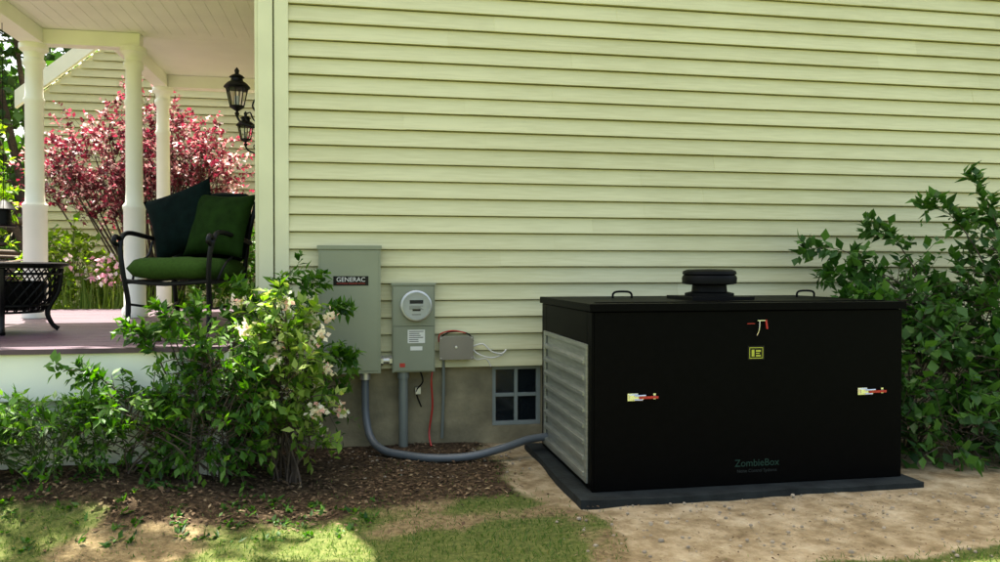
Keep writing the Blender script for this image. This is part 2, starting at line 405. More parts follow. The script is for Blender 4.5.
# ------------------------------------------------------------ transfer switch
ts=empty('transfer_switch_cabinet',(-.08,5.9,1.05))
mb=MB([M_GREY,M_STEEL])
mb.box(-.298,.145,5.87,5.962,.585,1.52)
mb.box(-.303,.150,5.85,5.868,.58,1.50)
mb.box(-.312,.158,5.842,5.962,1.502,1.532)
mb.box(-.285,.132,5.846,5.8495,.60,1.485)
mb.lathe((-.08,5.846,.63),[(.009,0),(.009,-.006),(.004,-.008)],1,10,'y'); 
mb.box(-.095,-.065,5.838,5.8455,.592,.60)
mb.build('cabinet',ts,bevel=.004)
mb=MB([M_BLAB,M_RED]); mb.box(-.195,.06,5.8435,5.8456,1.235,1.305); mb.build('label',ts)
text('GENERAC',(-.0675,5.8432,1.278),.047,M_WLAB,ts,'label_text')
text('AUTOMATIC TRANSFER SWITCH',(-.0675,5.8432,1.250),.014,M_RED,ts,'label_text_small')

# ------------------------------------------------------------ meter
mt=empty('electric_meter',(.4,5.9,.9))
mb=MB([M_GREY2,M_GALV,M_GLASS,M_DIAL,M_BLAB])
mb.box(.236,.556,5.88,5.962,.58,1.235); mb.box(.228,.564,5.868,5.962,1.236,1.252)
mb.box(.246,.546,5.868,5.8795,.93,1.225); mb.box(.246,.546,5.866,5.8795,.592,.925)
mb.lathe((.413,5.868,1.08),[(.118,0),(.118,-.03),(.110,-.036),(.104,-.036)],1,36,'y')
mb.lathe((.413,5.832,1.08),[(.095,0),(.095,-.006)],3,32,'y')
mb.box(.365,.461,5.8245,5.826,1.098,1.124,4)
mb.box(.385,.442,5.8245,5.826,1.045,1.06,4)
for k in range(4): mb.box(.362,.362+.1*(1-.2*k%0.3),5.8245,5.826,1.080-.0*k-.008*k,1.082-.008*k,4)
mb.box(.38,.445,5.8245,5.826,1.018,1.022,4)
mb.lathe((.413,5.836,1.08),[(.104,0),(.103,-.05),(.095,-.075),(.06,-.088),(.0,-.09)],2,32,'y')
mb.build('meter_socket',mt,bevel=0,smooth=True)
mb=MB([M_WLAB,M_BLAB,M_RED])
mb.box(.35,.48,5.8645,5.8658,.80,.90); 
for i in range(6): mb.box(.36,.36+random.uniform(.07,.11),5.8636,5.8643,.885-i*.015,.890-i*.015,1)
mb.box(.37,.46,5.8645,5.8658,.745,.775,0)
mb.box(.29,.33,5.8645,5.8658,.62,.65,2)
mb.build('stickers',mt)
cd=empty('electrical_conduit',(.3,5.9,.3))
mb=MB([M_PVC,M_FLEX,M_GALV,M_RED,M_WIRE,M_BLACKM])
mb.tube([(.32,5.93,.58),(.32,5.93,.0)],.035,0,16,1)
mb.tube([(.32,5.93,.585),(.32,5.93,.53)],.045,0,16,1)
mb.tube([(.155,5.93,.665),(.24,5.93,.665)],.026,2,12,1); mb.tube([(.148,5.93,.665),(.170,5.93,.665)],.036,2,6,1); mb.tube([(.215,5.93,.665),(.236,5.93,.665)],.036,2,6,1)
mb.tube([(.035,5.91,.58),(.035,5.905,.42),(.04,5.88,.25),(.075,5.79,.11),(.16,5.66,.05),(.30,5.55,.035),(.50,5.43,.032),(.75,5.38,.045),(1.0,5.42,.085),(1.2,5.50,.12),(1.36,5.53,.13)],.028,1,14)
mb.tube([(.035,5.91,.59),(.035,5.91,.53)],.042,2,14,1)
mb.tube([(.63,5.96,.68),(.63,5.97,.4),(.62,5.985,.05)],.012,0,8)
mb.tube([(.55,5.96,.60),(.535,5.95,.5),(.545,5.965,.3),(.52,5.97,.1),(.53,5.9,.01)],.007,3,6)
mb.tube([(.44,5.95,.60),(.47,5.94,.5),(.42,5.96,.42),(.46,5.97,.3)],.006,5,6)
mb.box(.415,.455,5.955,6.0,.40,.45,2)
mb.build('conduit_runs',cd,smooth=True)
jb=empty('junction_box',(.7,5.9,.75))
mb=MB([M_JBOX,M_GALV,M_WIRE,M_RED,M_BLACKM])
mb.box(.60,.845,5.90,5.962,.672,.835); mb.box(.592,.853,5.893,5.899,.664,.843); 
for a in(.605,.84):
    for b in(.677,.83): mb.lathe((a,5.893,b),[(.006,0),(.004,-.003)],1,8,'y')
mb.lathe((.72,5.893,.76),[(.012,0),(.010,-.004)],1,12,'y')
mb.build('box',jb,bevel=.003)
mb=MB([M_JBOX,M_GALV,M_WIRE,M_RED,M_BLACKM])
mb.tube([(.85,5.93,.76),(.93,5.92,.78),(1.0,5.93,.72),(1.08,5.94,.70),(1.12,5.95,.73)],.006,2,6)
mb.tube([(.85,5.93,.74),(.90,5.91,.70),(1.0,5.93,.67),(1.09,5.95,.69)],.005,2,6)
mb.tube([(.85,5.93,.70),(.88,5.93,.66),(.96,5.95,.66),(1.0,5.955,.60)],.005,2,6)
mb.tube([(.60,5.93,.83),(.66,5.93,.87),(.76,5.94,.875),(.83,5.94,.85),(.86,5.94,.80)],.005,4,6)
mb.tube([(.59,5.93,.8),(.60,5.92,.86),(.7,5.93,.885),(.8,5.94,.865)],.005,3,6)
mb.build('loose_cables',jb,smooth=True)

# ------------------------------------------------------------ generator enclosure
gx0,gx1,gy0,gy1,gz0,gz1=1.35,3.395,4.41,5.68,.035,1.15
gen=empty('generator_enclosure',((gx0+gx1)/2,(gy0+gy1)/2,gz0))
mb=MB([M_BLACK])
mb.box(gx0+.008,gx1,gy0,gy1,gz0,gz1-.05)
ly0,ly1,lz0,lz1=gy0+.10,gy1-.13,.10,.875
mb.box(gx0-.006,gx0+.0075,gy0,ly0,gz0,gz1-.05); mb.box(gx0-.006,gx0+.0075,ly1,gy1,gz0,gz1-.05)
mb.box(gx0-.006,gx0+.0075,ly0,ly1,gz0,lz0); mb.box(gx0-.006,gx0+.0075,ly0,ly1,lz1,gz1-.05)
mb.build('cabinet_body',gen,bevel=.004)
mb=MB([M_BLACK])
mb.box(gx0-.022,gx1+.018,gy0-.018,gy1+.012,gz1-.046,gz1)
mb.box(gx0+.05,gx1-.05,gy0+.10,gy0+.14,gz1+.001,gz1+.006)
mb.build('lid',gen,bevel=.008,segs=3)
mb=MB([M_ALU])
mb.box(gx0-.020,gx0-.007,ly0-.03,ly0+.012,lz0-.03,lz1+.03); mb.box(gx0-.020,gx0-.007,ly1-.012,ly1+.03,lz0-.03,lz1+.03)
mb.box(gx0-.019,gx0-.007,ly0+.013,ly1-.013,lz0-.03,lz0); mb.box(gx0-.019,gx0-.007,ly0+.013,ly1-.013,lz1,lz1+.03)
n=8; st=(lz1-lz0)/n
for i in range(n):
    z=lz0+i*st
    a,b=ly0+.01,ly1-.01
    mb.add([(gx0-.004,a,z+.002),(gx0-.004,b,z+.002),(gx0-.030,a,z+.004),(gx0-.030,b,z+.004),(gx0-.030,a,z+.028),(gx0-.030,b,z+.028),(gx0-.002,a,z+.038),(gx0-.002,b,z+.038),(gx0-.002,a,z+st-.004),(gx0-.002,b,z+st-.004)],
      [(0,1,3,2),(2,3,5,4),(4,5,7,6),(6,7,9,8),(0,2,4,6),(1,3,5,7)])
mb.build('side_louver',gen,bevel=.0015)
mb=MB([M_BLACKM])
ex,ey=2.37,5.02
mb.box(ex-.22,ex+.22,ey-.22,ey+.22,gz1+.001,gz1+.022)
mb.lathe((ex,ey,gz1+.022),[(.165,0),(.165,.02),(.12,.03),(.115,.075),(.16,.08),(.182,.085),(.185,.125),(.178,.14),(.17,.146),(.182,.15),(.178,.17),(.15,.182),(.0,.185)],0,36)
mb.build('exhaust_cowl',gen,smooth=True)
mb=MB([M_BLACKM])
for hx in(1.84,3.27):
    mb.tube([(hx-.07,5.3,gz1),(hx-.068,5.3,gz1+.03),(hx-.04,5.3,gz1+.045),(hx+.04,5.3,gz1+.045),(hx+.068,5.3,gz1+.03),(hx+.07,5.3,gz1)],.008,0,8)
mb.build('lift_handles',gen,smooth=True)
mb=MB([M_STEEL,M_RED,M_YEL,M_BLAB])
for lx,lz in((1.648,.593),(3.165,.587)):
    y=gy0
    mb.box(lx-.085,lx-.02,y-.008,y-.001,lz-.022,lz+.022,0); mb.box(lx-.075,lx+.01,y-.025,y-.008,lz-.012,lz+.014,0)
    mb.tube([(lx-.05,y-.03,lz+.01),(lx+.02,y-.03,lz+.012)],.006,0,8,1); mb.tube([(lx-.05,y-.03,lz-.014),(lx+.0,y-.03,lz-.014)],.005,0,8,1)
    mb.box(lx-.02,lx+.10,y-.030,y-.022,lz-.008,lz+.006,1)
    mb.box(lx+.075,lx+.090,y-.012,y-.001,lz-.014,lz+.02,0)
mb.tube([(2.405,gy0-.018,1.04),(2.40,gy0-.02,.985),(2.39,gy0-.012,.95)],.003,0,8)
mb.box(2.39,2.445,gy0-.022,gy0-.001,1.039,1.044,0)
mb.box(2.33,2.38,gy0-.006,gy0-.001,1.02,1.024,1); mb.tube([(2.445,gy0-.02,1.045),(2.452,gy0-.022,.99)],.006,1,8,1)
mb.box(2.335,2.445,gy0-.003,gy0-.001,.80,.885,3)
for (a,b,c,d) in[(2.345,2.435,.808,.812),(2.345,2.435,.872,.876),(2.345,2.349,.8125,.8715),(2.431,2.435,.8125,.8715),(2.36,2.378,.82,.862),(2.388,2.42,.848,.86),(2.388,2.412,.836,.842),(2.388,2.42,.82,.829)]:
    mb.box(a,b,gy0-.0042,gy0-.0032,c,d,2)
mb.build('latches_and_label',gen)
text('ZombieBox',(2.40,gy0-.0015,.165),.062,M_GRNLAB,gen,'logo_text')
text('Noise Control Systems',(2.40,gy0-.0015,.118),.028,M_GREYLAB,gen,'logo_small_text')
mb=MB([M_RUB]); n=24
vs=[];fs=[]
px0,px1,py0,py1=1.235,3.44,4.26,5.78
for i in range(n+1):
    for j in range(n+1):
        x=px0+(px1-px0)*i/n; y=py0+(py1-py0)*j/n
        e=min(i,n-i,j,n-j)
        w=.016*mnoise.noise(Vector((x*2.2,y*2.2,0))) if e==0 else 0
        vs.append((x+w,y+w*1.5,.032+(.010*mnoise.noise(Vector((x*3,y*3,5))) if e==0 else 0)))
N=len(vs); vs+=[(v[0],v[1],-.02) for v in vs[:N]]
for i in range(n):
    for j in range(n):
        a=i*(n+1)+j; fs.append((a,a+1,a+n+2,a+n+1))
ring=[i*(n+1) for i in range(n+1)]+[n*(n+1)+j for j in range(1,n+1)]+[i*(n+1)+n for i in range(n-1,-1,-1)]+[j for j in range(n-1,0,-1)]
for k in range(len(ring)):
    a=ring[k]; b=ring[(k+1)%len(ring)]; fs.append((a,b,b+N,a+N))
mb.add(vs,fs); mb.build('rubber_mat',None)

# ------------------------------------------------------------ ground
def sm(a,b,x): 
    t=np.clip((x-a)/(b-a),0,1); return t*t*(3-2*t)
_ph=rng.uniform(0,6.28,(40,2)); _dr=rng.normal(size=(40,2))
def nz(x,y,s):
    r=0
    for k in range(14):
        r=r+np.sin(x*_dr[k,0]*s+y*_dr[k,1]*s+_ph[k,0]+1.7*np.sin(y*_dr[k+14,0]*s*.6+_ph[k,1]))
    return r/5.0
def bed(x,y):
    return .20*sm(3.9,4.65,y)*(1-sm(-1.5,-.3,x))
def masks(x,y):
    w=nz(x,y,3)*.16+nz(x,y,11)*.05
    left=1.05+np.clip(4.3-y,-.5,2)*.30
    sand=sm(-.12,.18,x+w-left)*sm(3.15,3.5,y+w*1.2+ (x-2)*.02+np.where(x>2.5,-(x-2.5)*.15,0)*1.0)
    dirt=sm(4.22,4.50,y+w*.8+np.clip(x,-.3,1)*-.25)*(1-sand)
    grass=(1-sand)*(1-dirt*.95)
    bare=sm(.15,.95,nz(x,y,2.2)+.25*nz(x,y,9)+sm(4.0,4.8,y)*.5)*.9
    return sand,dirt,grass,bare
def hgt(x,y):
    sand,dirt,_,_=masks(x,y)
    z=.010*nz(x,y,2.5)+.004*nz(x,y,14)-.006
    z=z+dirt*.012-sand*.004
    inpad=(x>px0-.06)&(x<px1+.06)&(y>py0-.06)&(y<py1+.06)
    z=np.where(inpad,np.minimum(z,-.0),z)
    return np.minimum(z,.02)+bed(x,y)
def axis(lo,hi,step,far):
    a=list(np.arange(lo,hi,step)); s=step; x=hi; up=[]
    while x<far: up.append(x); s*=1.35; x+=s
    dn=[]; s=step; x=lo-step
    while x>-far: dn.append(x); s*=1.35; x-=s
    return np.array(dn[::-1]+a+up)
ax=axis(-3.5,6.0,.035,160); ay=axis(2.4,6.1,.035,160)
X,Y=np.meshgrid(ax,ay,indexing='ij'); x=X.ravel(); y=Y.ravel()
sand,dirt,grass,bare=masks(x,y)
z=hgt(x,y); z=np.where((y>9.7),-.02,z)
co=np.stack([x,y,z],1)
nx,ny=len(ax),len(ay)
I,J=np.meshgrid(np.arange(nx-1),np.arange(ny-1),indexing='ij'); a=(I*ny+J).ravel()
F=np.stack([a,a+ny,a+ny+1,a+1],1)
me=bpy.data.meshes.new('ground'); me.vertices.add(len(co)); me.vertices.foreach_set('co',co.ravel())
me.loops.add(F.size); me.loops.foreach_set('vertex_index',F.ravel().astype(np.int32)); me.polygons.add(len(F)); me.polygons.foreach_set('loop_start',np.arange(0,F.size,4,dtype=np.int32))
me.polygons.foreach_set('use_smooth',[True]*len(F)); me.update(calc_edges=True)
ca=me.color_attributes.new('mask','FLOAT_COLOR','POINT'); ca.data.foreach_set('color',np.stack([sand,dirt,grass,bare],1).ravel().astype(np.float32))
g=bpy.data.objects.new('ground',me); scene.collection.objects.link(g)
m,nt,b=nodes('ground_soil_sand_grass')
tc=nt.nodes.new('ShaderNodeTexCoord'); at=nt.nodes.new('ShaderNodeAttribute'); at.attribute_name='mask'
sep=nt.nodes.new('ShaderNodeSeparateColor'); nt.links.new(at.outputs['Color'],sep.inputs[0])
def nnoise(sc,de=6,ro=.6):
    n=nt.nodes.new('ShaderNodeTexNoise'); n.inputs['Scale'].default_value=sc; n.inputs['Detail'].default_value=de; n.inputs['Roughness'].default_value=ro
    nt.links.new(tc.outputs['Object'],n.inputs['Vector']); return n.outputs['Fac']
def ramp(fac,cs,ps):
    r=nt.nodes.new('ShaderNodeValToRGB'); el=r.color_ramp.elements
    while len(el)<len(cs): el.new(.5)
    for i,(c,p) in enumerate(zip(cs,ps)): el[i].position=p; el[i].color=(*c,1)
    nt.links.new(fac,r.inputs['Fac']); return r.outputs[0]
def mixc(f_,a_,b_):
    mx=nt.nodes.new('ShaderNodeMix'); mx.data_type='RGBA'; nt.links.new(f_,mx.inputs[0]); nt.links.new(a_,mx.inputs[6]); nt.links.new(b_,mx.inputs[7]); return mx.outputs[2]
n18=nnoise(14,6)
def perturb(ch,amt=.7):
    ma=nt.nodes.new('ShaderNodeMath'); ma.operation='MULTIPLY_ADD'; nt.links.new(n18,ma.inputs[0]); ma.inputs[1].default_value=amt; nt.links.new(ch,ma.inputs[2])
    mr=nt.nodes.new('ShaderNodeMapRange'); mr.interpolation_type='SMOOTHSTEP'; mr.inputs[1].default_value=.5+amt*.5-.22; mr.inputs[2].default_value=.5+amt*.5+.22; nt.links.new(ma.outputs[0],mr.inputs[0]); return mr.outputs[0]
n30=nnoise(26,8,.7); n5=nnoise(5,9,.7)
grassc=ramp(n30,[(.045,.055,.014),(.085,.11,.025),(.17,.16,.06)],[.3,.5,.72])
dirtc=ramp(n30,[(.016,.010,.005),(.045,.029,.015),(.10,.07,.038),(.20,.15,.09)],[.3,.48,.62,.8])
sandc=ramp(n5,[(.15,.108,.056),(.27,.21,.12),(.38,.31,.195),(.50,.43,.30)],[.32,.46,.57,.72])
barec=ramp(n30,[(.08,.058,.027),(.18,.135,.068),(.30,.24,.13)],[.3,.5,.72])
c=mixc(perturb(at.outputs['Alpha']),grassc,barec)
c=mixc(perturb(sep.outputs[1]),c,dirtc); c=mixc(perturb(sep.outputs[0],.6),c,sandc)
nt.links.new(c,b.inputs['Base Color']); b.inputs['Roughness'].default_value=.95; b.inputs['Specular IOR Level'].default_value=.15
bp=nt.nodes.new('ShaderNodeBump'); bp.inputs['Strength'].default_value=.9; bp.inputs['Distance'].default_value=.025
nt.links.new(n30,bp.inputs['Height']); nt.links.new(bp.outputs[0],b.inputs['Normal'])
me.materials.append(m)

# ------------------------------------------------------------ leaves (numpy)
def unit(v): return v/np.maximum(np.linalg.norm(v,axis=1,keepdims=True),1e-9)
def leafmesh(P,D,N,L,W,lv,fold=.18):
    D=unit(D); S=unit(np.cross(D,N)); N=np.cross(S,D)
    L=L[:,None];W=W[:,None]
    b=P; m=P+D*L*.5-N*W*fold; t=P+D*L-N*L*.12; l=P+D*L*.42-S*W+N*W*fold; r=P+D*L*.42+S*W+N*W*fold
    V=np.stack([b,r,t,l,m],1).reshape(-1,3); n=len(P); o=np.arange(n)[:,None]*5
    F=np.concatenate([o+np.array([[0,1,2,4]]),o+np.array([[0,4,2,3]])],0)
    return V,F,np.repeat(lv,5)
def emit(name,parts,mats,parent=None,extra=None):
    Vs=[];Fs=[];ls=[];ms=[];o=0
    for V,F,lv,mi in parts:
        Vs.append(V);Fs.append(F+o);ls.append(lv);ms.append(np.full(len(F),mi));o+=len(V)
    if extra and extra.v:
        ev=np.array([tuple(v) for v in extra.v]); ef=np.array([q for q in extra.f if len(q)==4])
        Vs.append(ev);Fs.append(ef+o);ls.append(np.full(len(ev),.5));ms.append(np.full(len(ef),0));o+=len(ev)
    V=np.concatenate(Vs);F=np.concatenate(Fs);lv=np.concatenate(ls);mi=np.concatenate(ms)
    me=bpy.data.meshes.new(name); me.vertices.add(len(V)); me.vertices.foreach_set('co',V.ravel())
    me.loops.add(F.size); me.loops.foreach_set('vertex_index',F.ravel().astype(np.int32)); me.polygons.add(len(F)); me.polygons.foreach_set('loop_start',np.arange(0,F.size,F.shape[1],dtype=np.int32))
    me.polygons.foreach_set('material_index',mi.astype(np.int32)); me.update(calc_edges=True)
    a=me.attributes.new('lv','FLOAT','POINT'); a.data.foreach_set('value',np.clip(lv,0,1).astype(np.float32))
    for m_ in mats: me.materials.append(m_)
    ob=bpy.data.objects.new(name,me); scene.collection.objects.link(ob); return ob
def plant(name,bases,ells,leaf,lmat,twl=.22,lpt=9,wr=.3,bark=None,up=.5,stemr=.012,flower=None,lvbias=0,stems=10,side=.9,spread=.9,zmin=.04,shoots=(),lvs=.13):
    tb=MB([bark or M_BARK]); parts=[]
    def twigs(p,dirn,tl,rad):
        nt_=len(p); clv=rng.normal(0,.12,nt_)
        for k in range(lpt):
            t=(k+.5)/lpt
            q=p+dirn*(tl*t)[:,None]-np.array([0,0,1])*(tl*t*t*.25)[:,None]
            az=rng.uniform(0,6.28,nt_)
            o=unit(np.cross(dirn,np.stack([np.cos(az),np.sin(az),rng.normal(0,.3,nt_)],1)))
            D=o*side+dirn*.6+rng.normal(size=(nt_,3))*.2
            N=np.array([0,0,1.0])+rng.normal(size=(nt_,3))*.45
            L=leaf*rng.uniform(.55,1.3,nt_)
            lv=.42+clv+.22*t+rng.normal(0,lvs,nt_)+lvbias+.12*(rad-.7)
            V,F,l=leafmesh(q,D,N,L,L*wr*rng.uniform(.8,1.2,nt_),lv); parts.append((V,F,l,1))
    for (cx,cy,cz,rx,ry,rz,nt_) in ells:
        c=np.array([cx,cy,cz]); r=np.array([rx,ry,rz])
        d=unit(rng.normal(size=(nt_,3))); rad=rng.uniform(.25,1,nt_)**.55
        bumpy=1+.25*np.sin(d[:,0]*5+cx*3)*np.sin(d[:,2]*6+cy)+.12*rng.normal(size=nt_)
        p=c+d*r*(rad*bumpy)[:,None]; p[:,2]=np.maximum(p[:,2],zmin)
        dirn=unit(d*spread+np.array([0,0,up])+rng.normal(size=(nt_,3))*.45)
        tl=twl*rng.uniform(.6,1.4,nt_)
        twigs(p,dirn,tl,rad)
        for i in range(0,nt_,max(1,nt_//120)):
            tb.tube([p[i]-dirn[i]*tl[i]*.6,p[i],p[i]+dirn[i]*tl[i]*.9-np.array([0,0,tl[i]*.2])],[.004,.003,.0015],0,4,1,False)
        ns=max(2,int(stems*nt_/ sum(e[6] for e in ells)))
        for i in rng.choice(nt_,min(ns,nt_),replace=False):
            b0=np.array(bases[rng.integers(len(bases))])+rng.normal(size=3)*[.03,.03,0]; e=p[i]; mid=b0*.5+e*.5+rng.normal(size=3)*.06*[1,1,0]+np.array([0,0,.08])
            tb.tube([b0,b0*.8+mid*.2+[0,0,.05],mid,e],[stemr,stemr*.8,stemr*.55,stemr*.25],0,6,3,False)
        if flower:
            fr=flower[1]; sel=np.where((rng.random(nt_)<fr)&(rad>.7))[0]
            for i in sel:
                cc=p[i]+dirn[i]*tl[i]
                nn=flower[2]; P=cc+rng.normal(size=(nn,3))*flower[3]
                V,F,l=leafmesh(P,rng.normal(size=(nn,3)),rng.normal(size=(nn,3)),np.full(nn,flower[4]),np.full(nn,flower[4]*.45),rng.uniform(0,1,nn)); parts.append((V,F,l,2))
    for (a,e,bow) in shoots:
        a=np.array(a);e=np.array(e); m_=(a+e)/2+np.array(bow)
        ts_=np.linspace(0,1,9); C=[(1-t)**2*a+2*t*(1-t)*m_+t*t*e for t in ts_]
        tb.tube(C,[.006*(1-.7*t) for t in ts_],0,5,1,False)
        C=np.array(C); dd=unit(np.gradient(C,axis=0)); k=rng.integers(3,9,14)
        twigs(C[k],unit(dd[k]+rng.normal(size=(14,3))*.5),np.full(14,twl*.6),np.full(14,.8))
    mats=[bark or M_BARK,lmat]+([flower[0]] if flower else [])
    return emit(name,parts,mats,None,tb)

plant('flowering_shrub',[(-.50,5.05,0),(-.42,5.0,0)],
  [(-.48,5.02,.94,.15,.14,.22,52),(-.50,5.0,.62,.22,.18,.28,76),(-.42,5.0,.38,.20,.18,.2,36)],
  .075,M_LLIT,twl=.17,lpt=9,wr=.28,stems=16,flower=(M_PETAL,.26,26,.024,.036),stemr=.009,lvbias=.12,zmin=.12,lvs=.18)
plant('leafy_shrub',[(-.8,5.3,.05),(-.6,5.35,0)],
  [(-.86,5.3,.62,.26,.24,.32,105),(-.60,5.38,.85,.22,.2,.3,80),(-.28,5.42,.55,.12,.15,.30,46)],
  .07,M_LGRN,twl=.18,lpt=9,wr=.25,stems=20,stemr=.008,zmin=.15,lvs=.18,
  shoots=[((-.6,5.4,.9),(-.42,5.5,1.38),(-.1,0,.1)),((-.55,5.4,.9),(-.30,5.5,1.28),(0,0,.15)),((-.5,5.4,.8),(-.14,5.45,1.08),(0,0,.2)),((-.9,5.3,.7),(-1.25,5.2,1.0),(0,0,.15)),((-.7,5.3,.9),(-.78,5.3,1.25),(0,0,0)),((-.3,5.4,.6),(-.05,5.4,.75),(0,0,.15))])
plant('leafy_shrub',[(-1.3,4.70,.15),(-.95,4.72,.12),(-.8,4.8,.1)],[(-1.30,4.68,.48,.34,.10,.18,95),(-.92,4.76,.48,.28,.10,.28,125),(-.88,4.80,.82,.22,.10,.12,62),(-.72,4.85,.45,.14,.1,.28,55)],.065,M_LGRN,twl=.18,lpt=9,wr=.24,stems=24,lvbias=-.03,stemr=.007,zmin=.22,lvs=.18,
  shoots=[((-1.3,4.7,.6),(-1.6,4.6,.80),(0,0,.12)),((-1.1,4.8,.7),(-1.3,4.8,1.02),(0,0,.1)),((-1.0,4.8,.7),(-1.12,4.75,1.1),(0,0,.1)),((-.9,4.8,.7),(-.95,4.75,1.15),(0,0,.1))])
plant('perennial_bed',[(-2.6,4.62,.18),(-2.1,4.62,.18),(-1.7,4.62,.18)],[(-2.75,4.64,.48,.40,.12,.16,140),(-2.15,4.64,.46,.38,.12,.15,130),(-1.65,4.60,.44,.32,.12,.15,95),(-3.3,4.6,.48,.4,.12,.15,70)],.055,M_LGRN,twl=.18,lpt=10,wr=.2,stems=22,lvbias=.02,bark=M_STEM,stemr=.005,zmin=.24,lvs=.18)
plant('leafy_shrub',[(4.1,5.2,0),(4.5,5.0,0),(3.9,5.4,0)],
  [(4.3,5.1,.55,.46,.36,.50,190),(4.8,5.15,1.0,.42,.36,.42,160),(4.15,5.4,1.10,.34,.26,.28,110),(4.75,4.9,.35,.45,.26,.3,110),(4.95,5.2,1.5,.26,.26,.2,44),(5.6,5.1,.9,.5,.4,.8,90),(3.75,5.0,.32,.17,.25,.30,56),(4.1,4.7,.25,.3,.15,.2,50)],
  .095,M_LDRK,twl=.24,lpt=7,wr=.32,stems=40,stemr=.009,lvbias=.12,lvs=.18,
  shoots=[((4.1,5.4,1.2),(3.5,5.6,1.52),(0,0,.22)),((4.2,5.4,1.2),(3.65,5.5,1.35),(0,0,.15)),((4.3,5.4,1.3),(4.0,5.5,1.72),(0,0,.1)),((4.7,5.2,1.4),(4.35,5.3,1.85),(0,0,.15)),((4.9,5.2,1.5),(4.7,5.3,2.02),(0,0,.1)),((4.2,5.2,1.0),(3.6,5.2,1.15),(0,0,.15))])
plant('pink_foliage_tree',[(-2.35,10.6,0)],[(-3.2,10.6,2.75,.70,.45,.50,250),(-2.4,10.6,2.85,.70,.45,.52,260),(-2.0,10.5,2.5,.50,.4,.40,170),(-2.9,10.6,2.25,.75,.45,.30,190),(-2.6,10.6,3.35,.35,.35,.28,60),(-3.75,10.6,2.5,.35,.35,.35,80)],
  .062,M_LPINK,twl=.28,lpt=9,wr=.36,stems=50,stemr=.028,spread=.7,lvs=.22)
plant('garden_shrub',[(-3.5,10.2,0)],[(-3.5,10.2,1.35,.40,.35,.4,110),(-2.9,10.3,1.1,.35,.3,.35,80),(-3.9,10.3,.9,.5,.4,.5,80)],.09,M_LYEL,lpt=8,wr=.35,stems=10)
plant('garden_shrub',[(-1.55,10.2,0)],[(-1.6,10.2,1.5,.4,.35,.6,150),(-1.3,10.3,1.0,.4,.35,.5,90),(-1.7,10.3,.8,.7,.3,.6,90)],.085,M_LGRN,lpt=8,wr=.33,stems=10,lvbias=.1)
plant('garden_shrub',[(-4.9,11.2,0)],[(-4.95,11.2,2.5,.35,.4,.9,130),(-5.3,11,1.5,.6,.5,.8,150),(-6.0,11.2,1.8,.7,.5,1.0,140)],.10,M_LYEL,lpt=8,wr=.35,stems=16,lvbias=-.02,lvs=.2)
n=420; P=np.stack([rng.normal(-2.95,.38,n),rng.normal(9.95,.12,n),np.full(n,.0)],1)
P[:,0]=np.clip(P[:,0],-3.9,-2.0); P[:,1]=np.maximum(P[:,1],9.72)
D=np.stack([rng.normal(0,.18,n),rng.normal(0,.1,n),np.ones(n)],1); NN=np.stack([rng.normal(0,.5,n),-np.ones(n),np.zeros(n)],1)
V,F,l=leafmesh(P,D,NN,rng.uniform(.9,1.45,n),np.full(n,.018),rng.normal(.7,.2,n))
k=110; Pf=np.stack([rng.normal(-2.85,.25,k),rng.normal(9.9,.12,k),rng.uniform(1.2,1.5,k)],1)
V2,F2,l2=leafmesh(Pf,rng.normal(size=(k,3)),rng.normal(size=(k,3)),np.full(k,.07),np.full(k,.03),rng.uniform(0,1,k))
emit('iris_plant',[(V,F,l,1),(V2,F2,l2,2)],[M_STEM,M_LYEL,M_PPET])

def bigtree(name,x,y,h,r,n,leaf=.32,mt=M_LTREE,lb=0):
    ell=[]
    for i in range(8):
        a=rng.uniform(0,6.28); q=rng.uniform(.2,.7)*r
        ell.append((x+q*math.cos(a),y+q*math.sin(a),h*rng.uniform(.35,.85),r*.5,r*.5,h*.17,n//8))
    plant(name,[(x,y,0)],ell,leaf,mt,twl=.9,lpt=7,wr=.4,stems=20,stemr=h*.012,lvbias=lb)
bigtree('maple_tree',-9.4,26,13,3.6,480)
bigtree('maple_tree',-15,26,12,5,420,lb=.1)
bigtree('maple_tree',-6,30,14,5,420)
plant('shade_tree',[(-6.6,8.3,0)],[(-5.2,7.8,8.6,1.3,1.1,.8,90),(-3.6,6.85,8.7,.9,.40,.5,44),(-2.6,7.0,8.9,.6,.33,.4,30),(-1.75,7.15,9.0,.5,.3,.35,20),(-6.6,8.4,9.4,1.5,1.4,1.0,90)],.15,M_LTREE,twl=.45,lpt=7,wr=.4,stems=26,stemr=.12)
ell=[]
for i in range(40):
    a=math.radians(20+i*3.8); R_=48+rng.uniform(-4,4)
    ell.append((R_*math.cos(a),R_*math.sin(a)+5,rng.uniform(4,7),4.5,3.5,rng.uniform(5,6),60))
plant('distant_tree_line',[(e[0],e[1],0) for e in ell],ell,1.1,M_LTREE,twl=2.2,lpt=6,wr=.42,stems=40,stemr=.2)

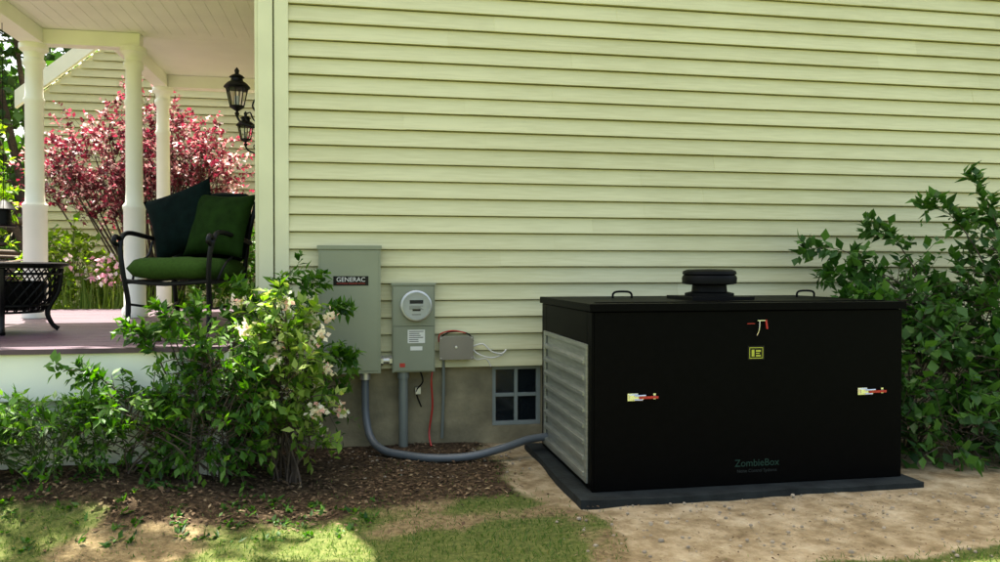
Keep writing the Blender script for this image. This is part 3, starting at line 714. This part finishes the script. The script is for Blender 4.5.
# grass blades
n=100000
gx=rng.uniform(-3.2,5.5,n); gy=rng.uniform(2.7,5.4,n)
sd,dr,gr,br=masks(gx,gy)
clump=.5+.5*nz(gx,gy,16)
keep=rng.random(n)<(gr*(1-.80*br)*(.35+.75*np.clip(clump,0,1)))
keep|=rng.random(n)<sm(.2,.9,nz(gx+3,gy,6))*.03*(1-sd)
keep&=~((gx>px0-.02)&(gx<px1+.02)&(gy>py0-.02))
gx=gx[keep];gy=gy[keep];n=len(gx)
P=np.stack([gx,gy,hgt(gx,gy)-.003],1)
D=np.stack([rng.normal(0,.6,n),rng.normal(0,.6,n),np.ones(n)],1)
az=rng.uniform(0,6.28,n); NN=np.stack([np.cos(az),np.sin(az),np.full(n,.3)],1)
Lg=rng.uniform(.014,.042,n)*(1-.35*br[keep])
V,F,l=leafmesh(P,D,NN,Lg,rng.uniform(.0012,.0026,n),rng.normal(.45,.2,n)+.35*(rng.random(n)<.12))
emit('grass',[(V,F,l,0)],[M_BLADE])
n=170; wx=rng.uniform(-3,.1,n); wy=rng.uniform(4.0,4.6,n); P0=np.stack([wx,wy,hgt(wx,wy)],1)
parts=[]
for k in range(6):
    V,F,l=leafmesh(P0+rng.normal(size=(n,3))*[.02,.02,0],np.stack([rng.normal(size=n),rng.normal(size=n),rng.uniform(.3,1.2,n)],1),np.array([0,0,1.])+rng.normal(size=(n,3))*.3,rng.uniform(.02,.06,n),rng.uniform(.006,.014,n),rng.normal(.4,.2,n)); parts.append((V,F,l,0))
emit('low_weeds',parts,[M_LGRN])
n=8000
lx=rng.uniform(-3,1.3,n); ly=rng.uniform(4.0,6.0,n)
sd,dr,gr,br=masks(lx,ly); kp=rng.random(n)<(dr*.95+.08)*(1-sd*.8); lx=lx[kp];ly=ly[kp];n=len(lx)
P=np.stack([lx,ly,hgt(lx,ly)+rng.uniform(.002,.016,n)],1)
V,F,l=leafmesh(P,np.stack([rng.normal(size=n),rng.normal(size=n),rng.normal(0,.2,n)],1),np.array([0,0,1.])+rng.normal(size=(n,3))*.3,rng.uniform(.012,.05,n),rng.uniform(.003,.012,n),rng.normal(.4,.25,n))
n2=1300; P=np.stack([rng.uniform(1.0,5.2,n2),rng.uniform(3.0,4.6,n2),np.full(n2,.004)],1); kp=~((P[:,0]>px0)&(P[:,1]>py0)); P=P[kp]; n2=len(P)
Vb,Fb,lb=leafmesh(P,np.stack([rng.normal(size=n2),rng.normal(size=n2),np.zeros(n2)],1),np.array([0,0,1.])+rng.normal(size=(n2,3))*.3,rng.uniform(.006,.028,n2),rng.uniform(.002,.006,n2),rng.uniform(.1,1,n2))
emit('leaf_litter',[(V,F,l,0),(Vb,Fb,lb,0)],[M_CHIP])
mb=MB([mat('pebble_stone',(.25,.215,.16),.9,var=.4,scale=8)])
for i in range(430):
    if i<310: x,y=rng.uniform(1.0,5),rng.uniform(3.1,4.25)
    else: x,y=rng.uniform(-.6,1.2),rng.uniform(5.0,5.9)
    r=rng.uniform(.004,.012)*(1.5 if rng.random()<.08 else 1)
    mb.lathe((x,y,-.002),[(r*.5,0),(r,r*.3),(r*.8,r*.9),(r*.2,r*1.15)],0,6)
mb.build('pebbles',smooth=True)

# ------------------------------------------------------------ light
d=Vector((.13,-.35,-1))
sun=bpy.data.lights.new('sun','SUN'); sun.energy=27; sun.angle=math.radians(.5); sun.color=(1,.95,.84)
so=bpy.data.objects.new('sun',sun); so.rotation_euler=d.to_track_quat('-Z','Y').to_euler(); so.location=(0,0,20); scene.collection.objects.link(so)
w=bpy.data.worlds.new('World'); scene.world=w; w.use_nodes=True; nt=w.node_tree
sky=nt.nodes.new('ShaderNodeTexSky'); sky.sky_type='NISHITA'; sky.sun_disc=False
sky.sun_elevation=math.radians(69.5); sky.sun_rotation=math.radians(-20.4); sky.dust_density=5.0; sky.air_density=1.0; sky.ozone_density=1.0
wb=nt.nodes.new('ShaderNodeMix'); wb.data_type='RGBA'; wb.blend_type='MULTIPLY'; wb.inputs[0].default_value=1; wb.inputs[7].default_value=(1.0,.94,.78,1)
nt.links.new(sky.outputs[0],wb.inputs[6]); nt.links.new(wb.outputs[2],nt.nodes['Background'].inputs['Color']); nt.nodes['Background'].inputs['Strength'].default_value=.58
cam=bpy.data.cameras.new('camera'); cam.lens=27.97; cam.sensor_width=36; cam.clip_end=600
co_=bpy.data.objects.new('camera',cam); co_.location=(0,0,1.35); co_.rotation_euler=(math.radians(90-.81),0,math.radians(-10.2)); scene.collection.objects.link(co_); scene.camera=co_
